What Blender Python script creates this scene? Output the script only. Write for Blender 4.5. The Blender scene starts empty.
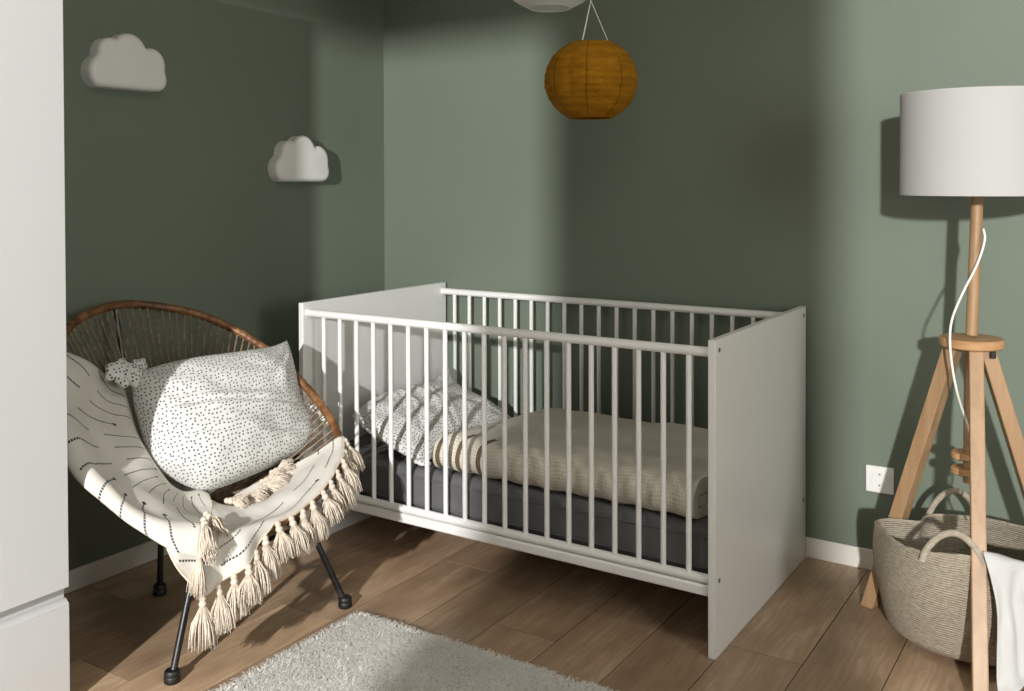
import bpy, bmesh, math, random
from mathutils import Vector, Matrix, noise
random.seed(7)
PI = math.pi
S = bpy.context.scene
COL = S.collection

# ------------------------------------------------------------------ helpers
class MB:
    """collects geometry, then links it as ONE mesh object"""
    def __init__(s): s.v = []; s.f = []; s.uv = {}
    def add(s, vs, fs, uvs=None):
        b = len(s.v); s.v += [tuple(p) for p in vs]
        for q in fs:
            s.f.append(tuple(b + i for i in q))
        if uvs:
            for i, u in enumerate(uvs): s.uv[b + i] = u
    def box(s, a, b):
        (x0, y0, z0), (x1, y1, z1) = a, b
        s.add([(x0,y0,z0),(x1,y0,z0),(x1,y1,z0),(x0,y1,z0),(x0,y0,z1),(x1,y0,z1),(x1,y1,z1),(x0,y1,z1)],
              [(0,3,2,1),(4,5,6,7),(0,1,5,4),(1,2,6,5),(2,3,7,6),(3,0,4,7)])
    def prism(s, a, b, w, d, up=(0,0,1), w2=None, d2=None):
        """rectangular bar from a to b"""
        a, b = Vector(a), Vector(b); t = (b - a).normalized()
        x = t.cross(Vector(up)).normalized(); y = x.cross(t)
        vs = []
        for p, ww, dd in ((a, w, d), (b, w2 or w, d2 or d)):
            for sx, sy in ((-1,-1),(1,-1),(1,1),(-1,1)): vs.append(p + x*sx*ww/2 + y*sy*dd/2)
        s.add(vs, [(0,3,2,1),(4,5,6,7),(0,1,5,4),(1,2,6,5),(2,3,7,6),(3,0,4,7)])
    def tube(s, pts, r, n=10, closed=False, cap=True, rf=None):
        pts = [Vector(p) for p in pts]; m = len(pts); vs = []; fs = []
        t0 = (pts[1]-pts[0]).normalized()
        ref = Vector((0,0,1)) if abs(t0.z) < .9 else Vector((1,0,0))
        nx = t0.cross(ref).normalized()
        for i, p in enumerate(pts):
            if closed: t = (pts[(i+1)%m]-pts[i-1]).normalized()
            else: t = (pts[min(i+1,m-1)]-pts[max(i-1,0)]).normalized()
            nx = (nx - t*nx.dot(t)).normalized(); ny = t.cross(nx)
            rr = r if rf is None else r*rf(i/(m-1))
            for k in range(n):
                a = 2*PI*k/n; vs.append(p + (nx*math.cos(a)+ny*math.sin(a))*rr)
        for i in range(m if closed else m-1):
            j = (i+1) % m
            for k in range(n):
                l = (k+1) % n; fs.append((i*n+k, i*n+l, j*n+l, j*n+k))
        if not closed and cap:
            fs.append(tuple(range(n-1,-1,-1))); fs.append(tuple((m-1)*n+k for k in range(n)))
        s.add(vs, fs)
    def lathe(s, prof, n=32, c=(0,0,0), axis=(0,0,1), close=False):
        ax = Vector(axis).normalized(); ref = Vector((1,0,0)) if abs(ax.x) < .9 else Vector((0,1,0))
        x = (ref - ax*ref.dot(ax)).normalized(); y = ax.cross(x); c = Vector(c); vs = []; fs = []
        for r, z in prof:
            for k in range(n):
                a = 2*PI*k/n; vs.append(c + ax*z + (x*math.cos(a)+y*math.sin(a))*r)
        m = len(prof)
        for i in range(m-1):
            for k in range(n):
                l = (k+1)%n; fs.append((i*n+k, i*n+l, (i+1)*n+l, (i+1)*n+k))
        if not close:
            if prof[0][0] > 1e-6: fs.append(tuple(range(n-1,-1,-1)))
            if prof[-1][0] > 1e-6: fs.append(tuple((m-1)*n+k for k in range(n)))
        else:
            for k in range(n):
                l = (k+1)%n; fs.append(((m-1)*n+k, (m-1)*n+l, l, k))
        s.add(vs, fs)
    def grid(s, P, nu, nv, uv=None):
        vs = []; us = []
        for i in range(nu+1):
            for j in range(nv+1):
                vs.append(P(i/nu, j/nv)); us.append(uv(i/nu, j/nv) if uv else (i/nu, j/nv))
        fs = [(i*(nv+1)+j, (i+1)*(nv+1)+j, (i+1)*(nv+1)+j+1, i*(nv+1)+j+1) for i in range(nu) for j in range(nv)]
        s.add(vs, fs, us)
    def build(s, name, mat, parent=None, smooth=True, bevel=0, angle=.7, sub=0, solid=0, merge=False):
        me = bpy.data.meshes.new(name); me.from_pydata(s.v, [], s.f); me.update()
        if s.uv:
            ul = me.uv_layers.new(name='uv')
            for lp in me.loops: ul.data[lp.index].uv = s.uv.get(lp.vertex_index, (0,0))
        bm = bmesh.new(); bm.from_mesh(me)
        if merge: bmesh.ops.remove_doubles(bm, verts=bm.verts, dist=1e-5)
        bmesh.ops.recalc_face_normals(bm, faces=bm.faces)
        bm.to_mesh(me); bm.free()
        if smooth:
            for p in me.polygons: p.use_smooth = True
            me.set_sharp_from_angle(angle=angle)
        if mat: me.materials.append(mat)
        o = bpy.data.objects.new(name, me); COL.objects.link(o)
        if parent: o.parent = parent; o.matrix_parent_inverse = Matrix.Translation(parent.location).inverted()
        if bevel:
            b = o.modifiers.new('bevel', 'BEVEL'); b.width = bevel; b.segments = 2; b.limit_method = 'ANGLE'; b.angle_limit = .6
        if solid:
            m = o.modifiers.new('thick', 'SOLIDIFY'); m.thickness = solid; m.offset = 0
        if sub:
            m = o.modifiers.new('sub', 'SUBSURF'); m.levels = sub; m.render_levels = sub
        return o

def tag(o, label=None, cat=None, group=None, kind=None):
    if label: o['label'] = label
    if cat: o['category'] = cat
    if group: o['group'] = group
    if kind: o['kind'] = kind
    return o
def thing(name, label, cat, loc, group=None):
    o = bpy.data.objects.new(name, None); COL.objects.link(o); o.location = loc; o.empty_display_size = .1
    return tag(o, label, cat, group)
def cr(P, t, closed=False):
    """Catmull-Rom through points, t in 0..1"""
    n = len(P); m = n if closed else n-1
    x = (t % 1.0 if closed else min(max(t,0),1))*m; i = min(int(x), m-1); f = x-i
    g = (lambda k: Vector(P[k % n])) if closed else (lambda k: Vector(P[min(max(k,0),n-1)]))
    a, b, c, d = g(i-1), g(i), g(i+1), g(i+2)
    return .5*((2*b) + (c-a)*f + (2*a-5*b+4*c-d)*f*f + (3*b-a-3*c+d)*f**3)
def lerp(a, b, t): return a + (b-a)*t
def sst(x): x = min(max(x,0),1); return x*x*(3-2*x)

# ------------------------------------------------------------------ materials
class NT:
    def __init__(s, name, rough=.5, col=(.8,.8,.8), spec=.5):
        m = bpy.data.materials.new(name); m.use_nodes = True; s.m = m; s.t = m.node_tree
        s.b = s.t.nodes['Principled BSDF']; s.b.inputs['Roughness'].default_value = rough
        s.b.inputs['Base Color'].default_value = (*col, 1); s.b.inputs['Specular IOR Level'].default_value = spec
        s.nb = None
    def n(s, typ, **kw):
        x = s.t.nodes.new('ShaderNode'+typ)
        for k, v in kw.items():
            if k.startswith('i_'):
                key = k[2:].replace('_', ' ')
                x.inputs[key].default_value = v
            else: setattr(x, k, v)
        return x
    def l(s, a, b): s.t.links.new(a, b)
    def co(s, what='Object', scale=None):
        c = s.n('TexCoord').outputs[what]
        if scale:
            mp = s.n('Mapping'); mp.inputs['Scale'].default_value = scale; s.l(c, mp.inputs['Vector']); c = mp.outputs[0]
        return c
    def math(s, op, a, b=None, c=None):
        x = s.n('Math', operation=op)
        for i, v in enumerate((a, b, c)):
            if v is None: continue
            if isinstance(v, (int, float)): x.inputs[i].default_value = v
            else: s.l(v, x.inputs[i])
        return x.outputs[0]
    def noise(s, vec, scale, detail=3, rough=.5):
        x = s.n('TexNoise'); x.inputs['Scale'].default_value = scale; x.inputs['Detail'].default_value = detail; x.inputs['Roughness'].default_value = rough
        s.l(vec, x.inputs['Vector']); return x.outputs['Fac']
    def ramp(s, fac, stops):
        r = s.n('ValToRGB'); e = r.color_ramp.elements
        while len(e) < len(stops): e.new(.5)
        for el, (p, c) in zip(e, stops): el.position = p; el.color = (*c, 1) if len(c) == 3 else c
        s.l(fac, r.inputs[0]); return r.outputs[0]
    def mix(s, fac, a, b, mode='MIX'):
        x = s.n('Mix', data_type='RGBA', blend_type=mode)
        for i, v in ((0, fac), (6, a), (7, b)):
            if isinstance(v, (int, float)): x.inputs[i].default_value = v
            elif isinstance(v, tuple): x.inputs[i].default_value = (*v, 1)
            else: s.l(v, x.inputs[i])
        return x.outputs[2]
    def color(s, c): s.l(c, s.b.inputs['Base Color'])
    def bump(s, h, strength=.3, dist=.01):
        x = s.n('Bump'); x.inputs['Strength'].default_value = strength; x.inputs['Distance'].default_value = dist
        s.l(h, x.inputs['Height'])
        if s.nb is not None: s.l(s.nb, x.inputs['Normal'])
        s.nb = x.outputs[0]; s.l(s.nb, s.b.inputs['Normal'])

def paint(name, col, rough=.5, var=.04, scale=6, bump=.05, bscale=180):
    k = NT(name, rough, col); c = k.co()
    f = k.noise(c, scale, 4)
    lo = tuple(x*(1-var) for x in col); hi = tuple(x*(1+var) for x in col)
    k.color(k.ramp(f, [(.3, lo), (.7, hi)]))
    if bump: k.bump(k.noise(c, bscale, 2), bump, .002)
    return k.m
M = {}
M['wall'] = paint('sage_paint', (.139,.170,.130), .62, .03, 2.5, .12, 140)
M['ceiling'] = paint('ceiling_paint', (.74,.73,.68), .8)
M['plaster'] = paint('plaster_white', (.48,.465,.42), .8)
M['base'] = paint('baseboard_white', (.72,.69,.63), .45)
M['lam'] = paint('white_laminate', (.74,.735,.715), .38, .012, 4, .03, 260)
M['lacq'] = paint('white_lacquer', (.78,.775,.76), .32, .012, 8, .02, 60)
M['wardrobe'] = paint('wardrobe_white', (.52,.525,.525), .4, .01, 3, .02, 200)
M['plastic'] = paint('white_plastic', (.76,.76,.74), .28, .01, 10, 0)
M['dark'] = paint('dark_hole', (.02,.02,.02), .6, .1, 30, 0)
M['cloud'] = paint('matte_white', (.72,.72,.70), .55, .015, 6, .03, 120)
M['black'] = paint('black_steel', (.012,.012,.013), .38, .2, 20, .05, 200)
M['rubber'] = paint('black_rubber', (.008,.008,.008), .5, .2, 20, 0)
M['metal'] = NT('screw_metal', .35, (.25,.24,.22)).m; M['metal'].node_tree.nodes['Principled BSDF'].inputs['Metallic'].default_value = .8
M['cable'] = paint('white_cable', (.75,.74,.70), .4, .02, 30, 0)

def floor_mat():
    k = NT('oak_planks', .42)
    at = k.n('Attribute', attribute_name='tone'); ob = k.co('Object')
    off = k.n('VectorMath', operation='ADD'); k.l(ob, off.inputs[0]); k.l(at.outputs['Vector'], off.inputs[1])
    def mp(sc):
        m = k.n('Mapping'); m.inputs['Scale'].default_value = sc; k.l(off.outputs[0], m.inputs['Vector']); return m.outputs[0]
    big = k.noise(mp((9,2.6,1)), 1.3, 6, .62)
    grain = k.noise(mp((48,3.4,1)), 1.5, 6, .68)
    fine = k.noise(mp((260,9,1)), 1.2, 3, .6)
    w = k.n('TexWave', wave_type='BANDS', bands_direction='X'); w.inputs['Scale'].default_value = 3.0
    w.inputs['Distortion'].default_value = 14; w.inputs['Detail'].default_value = 3; w.inputs['Detail Scale'].default_value = 1.2
    k.l(mp((5,.9,1)), w.inputs['Vector'])
    base = k.ramp(big, [(.25,(.22,.140,.080)), (.5,(.40,.270,.168)), (.75,(.58,.425,.29))])
    c = k.mix(k.math('MULTIPLY', k.ramp(w.outputs['Fac'], [(.35,(0,0,0)),(.75,(1,1,1))]), .32), base, (.26,.165,.098))
    c = k.mix(k.math('MULTIPLY', k.ramp(grain, [(.42,(0,0,0)),(.72,(1,1,1))]), .38), c, (.25,.16,.095))
    c = k.mix(k.math('MULTIPLY', fine, .15), c, (.55,.41,.29))
    sep = k.n('SeparateXYZ'); k.l(at.outputs['Vector'], sep.inputs[0])
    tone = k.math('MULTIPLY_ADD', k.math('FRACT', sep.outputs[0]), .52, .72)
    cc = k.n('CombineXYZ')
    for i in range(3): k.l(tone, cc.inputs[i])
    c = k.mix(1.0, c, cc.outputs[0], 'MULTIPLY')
    c = k.mix(sep.outputs[2], c, (.02,.012,.007))
    k.color(c)
    k.l(k.ramp(grain, [(.2,(.36,)*3),(.8,(.52,)*3)]), k.b.inputs['Roughness'])
    k.bump(grain, .10, .002); k.bump(fine, .08, .001)
    return k.m
M['floor'] = floor_mat()

def wood(name, c0, c1, c2, axis='Z', rough=.45):
    k = NT(name, rough); sc = {'Z':(40,40,3), 'X':(3,40,40), 'Y':(40,3,40)}[axis]
    f = k.noise(k.co('Object', sc), 1.0, 5, .6); g = k.noise(k.co('Object', tuple(x*4 for x in sc)), 1.3, 3)
    c = k.ramp(f, [(.3,c0),(.5,c1),(.72,c2)])
    k.color(k.mix(k.math('MULTIPLY', g, .22), c, c0)); k.bump(g, .06, .001); return k.m
M['birch'] = wood('beech_wood', (.28,.165,.080), (.345,.212,.110), (.39,.255,.143))
M['birch_x'] = wood('beech_wood_disc', (.36,.19,.08), (.46,.26,.12), (.52,.31,.155), 'X')

def rattan():
    k = NT('rattan_wrap', .42)
    uv = k.co('UV')
    sp = k.n('SeparateXYZ'); k.l(uv, sp.inputs[0])
    ob = k.co('Object')
    f = k.noise(ob, 26, 5, .7); g = k.noise(ob, 9, 3)
    c = k.ramp(f, [(.32,(.050,.020,.008)),(.5,(.19,.082,.028)),(.70,(.36,.185,.07))])
    c = k.mix(k.ramp(g, [(.42,(0,0,0)),(.62,(1,1,1))]), c, k.mix(.6, c, (.07,.028,.012)))
    k.color(c); k.bump(f, .25, .004); return k.m
M['rattan'] = rattan()
def cord_mat():
    k = NT('rattan_cord', .55); f = k.noise(k.co('Object', (60,60,60)), 1.0, 3)
    k.color(k.ramp(f, [(.3,(.10,.060,.034)),(.5,(.20,.13,.08)),(.75,(.33,.23,.145))])); k.bump(f, .3, .002); return k.m
M['cord'] = cord_mat()

def dotted():
    k = NT('dotted_cotton', .85, spec=.2)
    uv = k.co('UV')
    nz = k.n('TexNoise'); nz.inputs['Scale'].default_value = 30; k.l(uv, nz.inputs['Vector'])
    ad = k.n('VectorMath', operation='MULTIPLY_ADD'); ad.inputs[1].default_value = (.004,.004,0); k.l(nz.outputs['Color'], ad.inputs[0]); k.l(uv, ad.inputs[2])
    v = k.n('TexVoronoi', voronoi_dimensions='2D', feature='F1'); v.inputs['Scale'].default_value = 82; v.inputs['Randomness'].default_value = .58
    k.l(ad.outputs[0], v.inputs['Vector'])
    d = k.ramp(v.outputs['Distance'], [(.175,(1,1,1)),(.225,(0,0,0))])
    weave = k.n('TexWave', wave_type='BANDS', bands_direction='DIAGONAL'); weave.inputs['Scale'].default_value = 420; k.l(uv, weave.inputs['Vector'])
    f = k.noise(uv, 6, 4)
    base = k.ramp(f, [(.3,(.60,.605,.585)),(.7,(.68,.685,.665))])
    k.color(k.mix(d, base, (.03,.032,.03)))
    k.bump(weave.outputs['Fac'], .06, .001); k.bump(k.noise(uv, 16, 4, .6), .35, .012)
    return k.m
M['dots'] = dotted()

def throw_mat():
    """cream weave with staggered dashed lines; uv are metres along / across"""
    k = NT('cream_weave', .92, spec=.15)
    uv = k.co('UV'); sp = k.n('SeparateXYZ'); k.l(uv, sp.inputs[0])
    nz = k.noise(uv, 14, 3)
    u = k.math('ADD', sp.outputs[0], k.math('MULTIPLY', k.math('SUBTRACT', nz, .5), .010)); v = sp.outputs[1]
    P = .047
    q = k.math('DIVIDE', u, P); idx = k.math('FLOOR', q); fr = k.math('SUBTRACT', q, idx)
    line = k.math('LESS_THAN', k.math('ABSOLUTE', k.math('SUBTRACT', fr, .5)), .045)
    wn = k.n('TexWhiteNoise', noise_dimensions='1D'); k.l(idx, wn.inputs['W'])
    # runs of 14 cm with a gap, shifted line by line
    nearrim = k.math('LESS_THAN', v, 1.27)
    ph = k.math('FRACT', k.math('ADD', k.math('DIVIDE', v, .20), k.math('MULTIPLY', wn.outputs['Value'], .85)))
    run = k.math('LESS_THAN', ph, .72)
    dash = k.math('LESS_THAN', k.math('FRACT', k.math('DIVIDE', v, .0062)), .72)
    line = k.math('MULTIPLY', k.math('MULTIPLY', k.math('MULTIPLY', line, run), nearrim), dash)
    # knot dot at one end of some runs
    dv = k.math('MULTIPLY', k.math('SUBTRACT', ph, .72), .20); du = k.math('MULTIPLY', k.math('SUBTRACT', fr, .5), P)
    dd = k.math('SQRT', k.math('ADD', k.math('MULTIPLY', dv, dv), k.math('MULTIPLY', du, du)))
    dot = k.math('MULTIPLY', k.math('LESS_THAN', dd, .0055), k.math('MULTIPLY', nearrim, k.math('GREATER_THAN', wn.outputs['Value'], .45)))
    ink = k.math('MAXIMUM', line, dot)
    f = k.noise(uv, 9, 4)
    base = k.ramp(f, [(.3,(.58,.55,.50)),(.7,(.66,.635,.59))])
    k.color(k.mix(ink, base, (.035,.035,.04)))
    wv = k.n('TexWave', wave_type='BANDS', bands_direction='X'); wv.inputs['Scale'].default_value = 140; wv.inputs['Distortion'].default_value = .6; k.l(uv, wv.inputs['Vector'])
    k.bump(wv.outputs['Fac'], .15, .002); k.bump(k.noise(uv, 22, 3), .3, .006)
    return k.m
M['throw'] = throw_mat()
def yarn(name, a, b, sc=120):
    k = NT(name, .95, spec=.1); f = k.noise(k.co('Object'), sc, 3); k.color(k.ramp(f, [(.3,a),(.7,b)])); k.bump(f, .3, .002); return k.m
M['tassel'] = yarn('cream_yarn', (.56,.475,.385), (.70,.62,.53))
M['pile'] = yarn('shag_wool', (.88,.87,.845), (.93,.925,.905), 40)
_t = M['pile'].node_tree; _tr = _t.nodes.new('ShaderNodeBsdfTranslucent'); _tr.inputs[0].default_value = (.92,.905,.87,1); _mx = _t.nodes.new('ShaderNodeMixShader'); _mx.inputs[0].default_value = .5
_t.links.new(_t.nodes['Principled BSDF'].outputs[0], _mx.inputs[1]); _t.links.new(_tr.outputs[0], _mx.inputs[2]); _t.links.new(_mx.outputs[0], _t.nodes['Material Output'].inputs['Surface'])
M['backing'] = yarn('rug_backing', (.78,.76,.72), (.86,.84,.80), 60)
M['mattress'] = None
def mattress_mat():
    k = NT('charcoal_jersey', .85, spec=.2); c = k.co()
    f = k.noise(c, 7, 4); k.color(k.ramp(f, [(.3,(.095,.095,.10)),(.7,(.135,.135,.138))]))
    v = k.n('TexVoronoi', feature='SMOOTH_F1'); v.inputs['Scale'].default_value = 11; k.l(c, v.inputs['Vector'])
    k.bump(v.outputs['Distance'], .45, .03); k.bump(k.noise(c, 400, 2), .15, .001); return k.m
M['mattress'] = mattress_mat()
def waffle():
    k = NT('beige_waffle', .92, spec=.12); uv = k.co('UV'); sp = k.n('SeparateXYZ'); k.l(uv, sp.inputs[0])
    u, v = sp.outputs[0], sp.outputs[1]
    f = k.noise(uv, 8, 4); base = k.ramp(f, [(.3,(.57,.53,.45)),(.7,(.66,.62,.54))])
    wv = k.math('SINE', k.math('MULTIPLY', v, 2*PI/.0085)); wu = k.math('SINE', k.math('MULTIPLY', u, 2*PI/.0085))
    h = k.math('ADD', wv, k.math('MULTIPLY', wu, .8))
    base = k.mix(k.math('MULTIPLY', k.math('LESS_THAN', h, -.6), .28), base, (.25,.215,.165))
    st = None
    for x in (.022, .098, .175):
        t = k.math('LESS_THAN', k.math('ABSOLUTE', k.math('SUBTRACT', u, x)), .0085)
        st = t if st is None else k.math('MAXIMUM', st, t)
    st = k.math('MULTIPLY', st, k.math('MULTIPLY', k.math('GREATER_THAN', v, .44), k.math('LESS_THAN', v, .655)))
    k.color(k.mix(st, base, (.135,.095,.062)))
    k.bump(h, .3, .002); k.bump(k.noise(uv, 14, 3), .35, .012); return k.m
M['waffle'] = waffle()
def paper(name, a, b, trans=.25, rib=0):
    k = NT(name, .8, spec=.15); c = k.co()
    f = k.noise(k.co('Object', (14,14,70)), 1.0, 4, .65)
    col = k.ramp(f, [(.28,a),(.72,b)])
    if rib:
        g = k.n('SeparateXYZ'); k.l(k.co('Generated'), g.inputs[0])
        an = k.math('ARCTAN2', k.math('SUBTRACT', g.outputs[1], .5), k.math('SUBTRACT', g.outputs[0], .5))
        wz = k.math('MULTIPLY', k.math('SUBTRACT', k.noise(k.co('Object'), 30, 2), .5), .06)
        sm = k.math('LESS_THAN', k.math('ABSOLUTE', k.math('SUBTRACT', k.math('FRACT', k.math('ADD', k.math('MULTIPLY', an, rib/(2*PI)), wz)), .5)), .022)
        col = k.mix(k.math('MULTIPLY', sm, .65), col, tuple(x*.35 for x in a))
        sm2 = k.noise(k.co('Object', (30,30,12)), 1.0, 4, .7); col = k.mix(k.ramp(sm2, [(.55,(0,0,0)),(.75,(.5,.5,.5))]), col, tuple(x*.55 for x in a))
    k.color(col); k.bump(f, .35, .006)
    # thin cloth lets a little light through
    out = k.t.nodes['Material Output']; tr = k.n('BsdfTranslucent'); k.l(k.ramp(f, [(.3,a),(.7,b)]), tr.inputs['Color'])
    mx = k.n('MixShader'); mx.inputs[0].default_value = trans; k.l(k.b.outputs[0], mx.inputs[1]); k.l(tr.outputs[0], mx.inputs[2]); k.l(mx.outputs[0], out.inputs['Surface'])
    return k.m
M['orange'] = paper('ochre_cloth', (.20,.082,.002), (.37,.170,.006), .22, 8)
M['rice'] = paper('white_paper', (.70,.70,.68), (.80,.80,.78), .5)
M['shade'] = paint('shade_linen', (.405,.405,.392), .85, .012, 5, .05, 500)
def rope():
    k = NT('coiled_cotton_rope', .92, spec=.12); c = k.co(); sp = k.n('SeparateXYZ'); k.l(c, sp.inputs[0])
    z = k.math('ADD', sp.outputs[2], k.math('MULTIPLY', k.noise(c, 9, 2), .012))
    h = k.math('ABSOLUTE', k.math('SINE', k.math('MULTIPLY', z, PI/.0062)))
    f = k.noise(k.co('Object', (90,90,160)), 1.0, 3, .6)
    base = k.ramp(f, [(.28,(.25,.21,.155)),(.5,(.345,.30,.23)),(.75,(.43,.385,.31))])
    k.color(k.mix(k.math('MULTIPLY', k.math('SUBTRACT', 1.0, h), .16), base, (.20,.16,.11)))
    k.bump(h, .55, .004); k.bump(f, .3, .003); return k.m
M['rope'] = rope()
M['handle'] = yarn('rope_handle', (.30,.26,.20), (.40,.355,.29), 90)
def muslin():
    k = NT('white_muslin', .9, spec=.12); c = k.co('UV'); f = k.noise(c, 6, 4); k.color(k.ramp(f, [(.3,(.46,.46,.45)),(.7,(.53,.53,.52))]))
    k.bump(k.noise(c, 40, 4), .35, .006); return k.m
M['muslin'] = muslin()

# ------------------------------------------------------------------ room
WX, WY, H, RX, FY = -.308, .7985, 2.6, 4.5, -2.9
def struct(o, label=None): return tag(o, kind='structure')
# floor: one mesh of planks laid along y
def build_floor():
    vs = []; fs = []; tone = []
    W = .192; L = 1.285; rnd = random.Random(3)
    k = -11
    while 1.438 + k*W < RX:
        x0 = 1.438 + k*W; x1 = x0 + W
        j = .095 + .0745*k + .43*(k % 3)
        y = j - L*math.ceil((j-(FY-.2))/L)
        while y < WY:
            y1 = y + L; a = math.floor(rnd.random()*9) + min(.98, rnd.random()*.6 + (.38 if k <= -6 else 0)); b = rnd.random()*30  # planks on the chair side coloured lighter, standing in for lamplight on them
            X0, X1 = max(x0, WX-.02), min(x1, RX+.02); Y0, Y1 = max(y, FY-.15), min(y1, WY+.02)
            if X1 > X0 and Y1 > Y0:
                g = .0007; n = len(vs); e = .0014
                for (xa, xb, ya, yb, z) in ((X0, X1, Y0, Y1, -.003), (X0+g, X1-g, Y0+g, Y1-g, -.0015), (X0+e, X1-e, Y0+e, Y1-e, 0)):
                    vs.extend([(xa,ya,z),(xb,ya,z),(xb,yb,z),(xa,yb,z)])
                for r in (0, 4):
                    for q in range(4):
                        p = (q+1) % 4; fs.append((n+r+q, n+r+p, n+r+4+p, n+r+4+q))
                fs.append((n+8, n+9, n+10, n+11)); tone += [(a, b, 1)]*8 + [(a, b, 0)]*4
            y = y1
        k += 1
    n = len(vs); vs += [(WX-.1,FY-.15,-.003),(RX+.1,FY-.15,-.003),(RX+.1,WY+.1,-.003),(WX-.1,WY+.1,-.003),(WX-.1,FY-.15,-.08),(RX+.1,FY-.15,-.08),(RX+.1,WY+.1,-.08),(WX-.1,WY+.1,-.08)]
    fs += [(n+7,n+6,n+5,n+4)] + [(n+4+q, n+4+(q+1)%4, n+(q+1)%4, n+q) for q in range(4)]; tone += [(0,0,1)]*8
    me = bpy.data.meshes.new('floor'); me.from_pydata(vs, [], fs); me.update()
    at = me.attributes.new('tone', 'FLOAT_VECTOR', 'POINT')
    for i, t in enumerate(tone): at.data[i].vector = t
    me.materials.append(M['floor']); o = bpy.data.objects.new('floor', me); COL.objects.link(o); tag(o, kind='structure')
build_floor()
b = MB(); b.box((WX-.1, FY-.15, 0), (WX, WY+.1, H)); struct(b.build('wall_left', M['wall'], smooth=False))
b = MB(); b.box((WX, WY, 0), (RX, WY+.1, H)); struct(b.build('wall_back', M['wall'], smooth=False))
b = MB(); b.box((WX-.1, FY-.15, H), (RX+.1, WY+.1, H+.1)); struct(b.build('ceiling', M['ceiling'], smooth=False))
# wall behind the photographer: two window openings
b = MB()
A0, A1, B0, B1, ZA, TOP = .80, 1.42, 2.835, 3.75, .5, 1.895
for x0, x1, z0, z1 in ((WX,A0,0,H), (A1,B0,0,H), (B1,RX,0,H), (A0,A1,TOP,H), (B0,B1,2.2,H), (A0,A1,0,ZA), (B0,B1,0,ZA)):
    b.box((x0, FY-.1, z0), (x1, FY, z1))
struct(b.build('wall_front', M['plaster'], smooth=False))
# wall to the right with one window
b = MB()
for y0, y1, z0, z1 in ((FY,-2.05,0,H), (-1.25,WY,0,H), (-2.05,-1.25,0,.9), (-2.05,-1.25,2.0,H)): b.box((RX, y0, z0), (RX+.1, y1, z1))
struct(b.build('wall_right', M['plaster'], smooth=False))
def skirting(name, a, bb, parts):
    b = MB()
    for p, q in parts: b.box(p, q)
    return struct(b.build(name, M['base'], smooth=True, bevel=.004))
skirting('baseboard_left', 0, 0, [((WX, -1.0, 0), (WX+.012, WY-.012, .064))])
skirting('baseboard_back', 0, 0, [((WX, WY-.012, 0), (RX, WY, .064))])

# ------------------------------------------------------------------ wardrobe
t = thing('wardrobe', 'tall white handleless wardrobe with a drawer, cropped at the left edge', 'wardrobe', (-.01,-1.5,0))
y0, y1 = -2.0, -.994
b = MB(); b.box((WX+.014, y0, .0), (.247, y1+.002, 1.838)); b.build('carcass', M['wardrobe'], t, bevel=.002)
b = MB(); b.box((.250, y0+.001, .274), (.269, y1, 1.84)); b.build('door', M['wardrobe'], t, bevel=.0015)
b = MB(); b.add([(.250,y0,.02),(.269,y0,.02),(.269,y0,.236),(.257,y0,.246),(.250,y0,.246),(.250,y1,.02),(.269,y1,.02),(.269,y1,.236),(.257,y1,.246),(.250,y1,.246)],
                [(0,1,2,3,4),(9,8,7,6,5)]+[(i,(i+1)%5+0,(i+1)%5+5,i+5) for i in range(5)]); b.build('drawer_front', M['wardrobe'], t, bevel=.001)

# ------------------------------------------------------------------ cloud shelves on the left wall
def cloud(y0, z0, label):
    circ = [(-.10,.047,.05),(-.068,.102,.049),(.004,.103,.068),(.090,.079,.056),(.114,.038,.038)]
    def inside(y, z):
        if -.10 <= y <= .114 and 0 <= z <= .09: return True
        return any((y-a)**2+(z-c)**2 < r*r for a, c, r in circ) and z >= 0
    cy, cz = 0, .06; pts = []; N = 180
    for i in range(N):
        a = 2*PI*i/N; lo, hi = 0, .3
        for _ in range(26):
            m = (lo+hi)/2
            if inside(cy+m*math.cos(a), cz+m*math.sin(a)): lo = m
            else: hi = m
        pts.append((cy+lo*math.cos(a), cz+lo*math.sin(a)))
    for _ in range(2): pts = [((pts[i-1][0]+2*pts[i][0]+pts[(i+1)%N][0])/4, (pts[i-1][1]+2*pts[i][1]+pts[(i+1)%N][1])/4) for i in range(N)]
    def inset(d):
        out = []
        for i in range(N):
            a, c = pts[i-3], pts[(i+3)%N]; tx, tz = c[0]-a[0], c[1]-a[1]; L = math.hypot(tx, tz) or 1
            out.append((pts[i][0]-tz/L*d, pts[i][1]+tx/L*d))
        return out
    pts = [(p*.90, q) for p, q in pts]
    b = MB(); vs = []; fs = []; prof = [(0,0),(0,.034)]+[(.018*(1-math.cos(q*PI/12)), .034+.018*math.sin(q*PI/12)) for q in range(1,7)]
    for d, x in prof:
        for (y, z) in inset(d): vs.append((WX+.0005+x, y0+y, z0+z))
    for r in range(len(prof)-1):
        for i in range(N): j = (i+1)%N; fs.append((r*N+i, r*N+j, (r+1)*N+j, (r+1)*N+i))
    # caps as fans
    for r, x in ((0, 0), (len(prof)-1, .0522)):
        c = len(vs); vs.append((WX+.0005+x, y0+cy, z0+cz))
        for i in range(N): fs.append((c, r*N+i, r*N+(i+1)%N))
    b.add(vs, fs); o = b.build('cloud_lamp', M['cloud'], angle=1.2)
    return tag(o, label, 'wall lamp', 'cloud lamps on the left wall')
cloud(-.440, 1.484, 'white cloud shaped wall lamp on the left, larger in view, above the rattan chair')
cloud(.2915, 1.20, 'white cloud shaped wall lamp nearest the room corner, above the cot')

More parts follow.
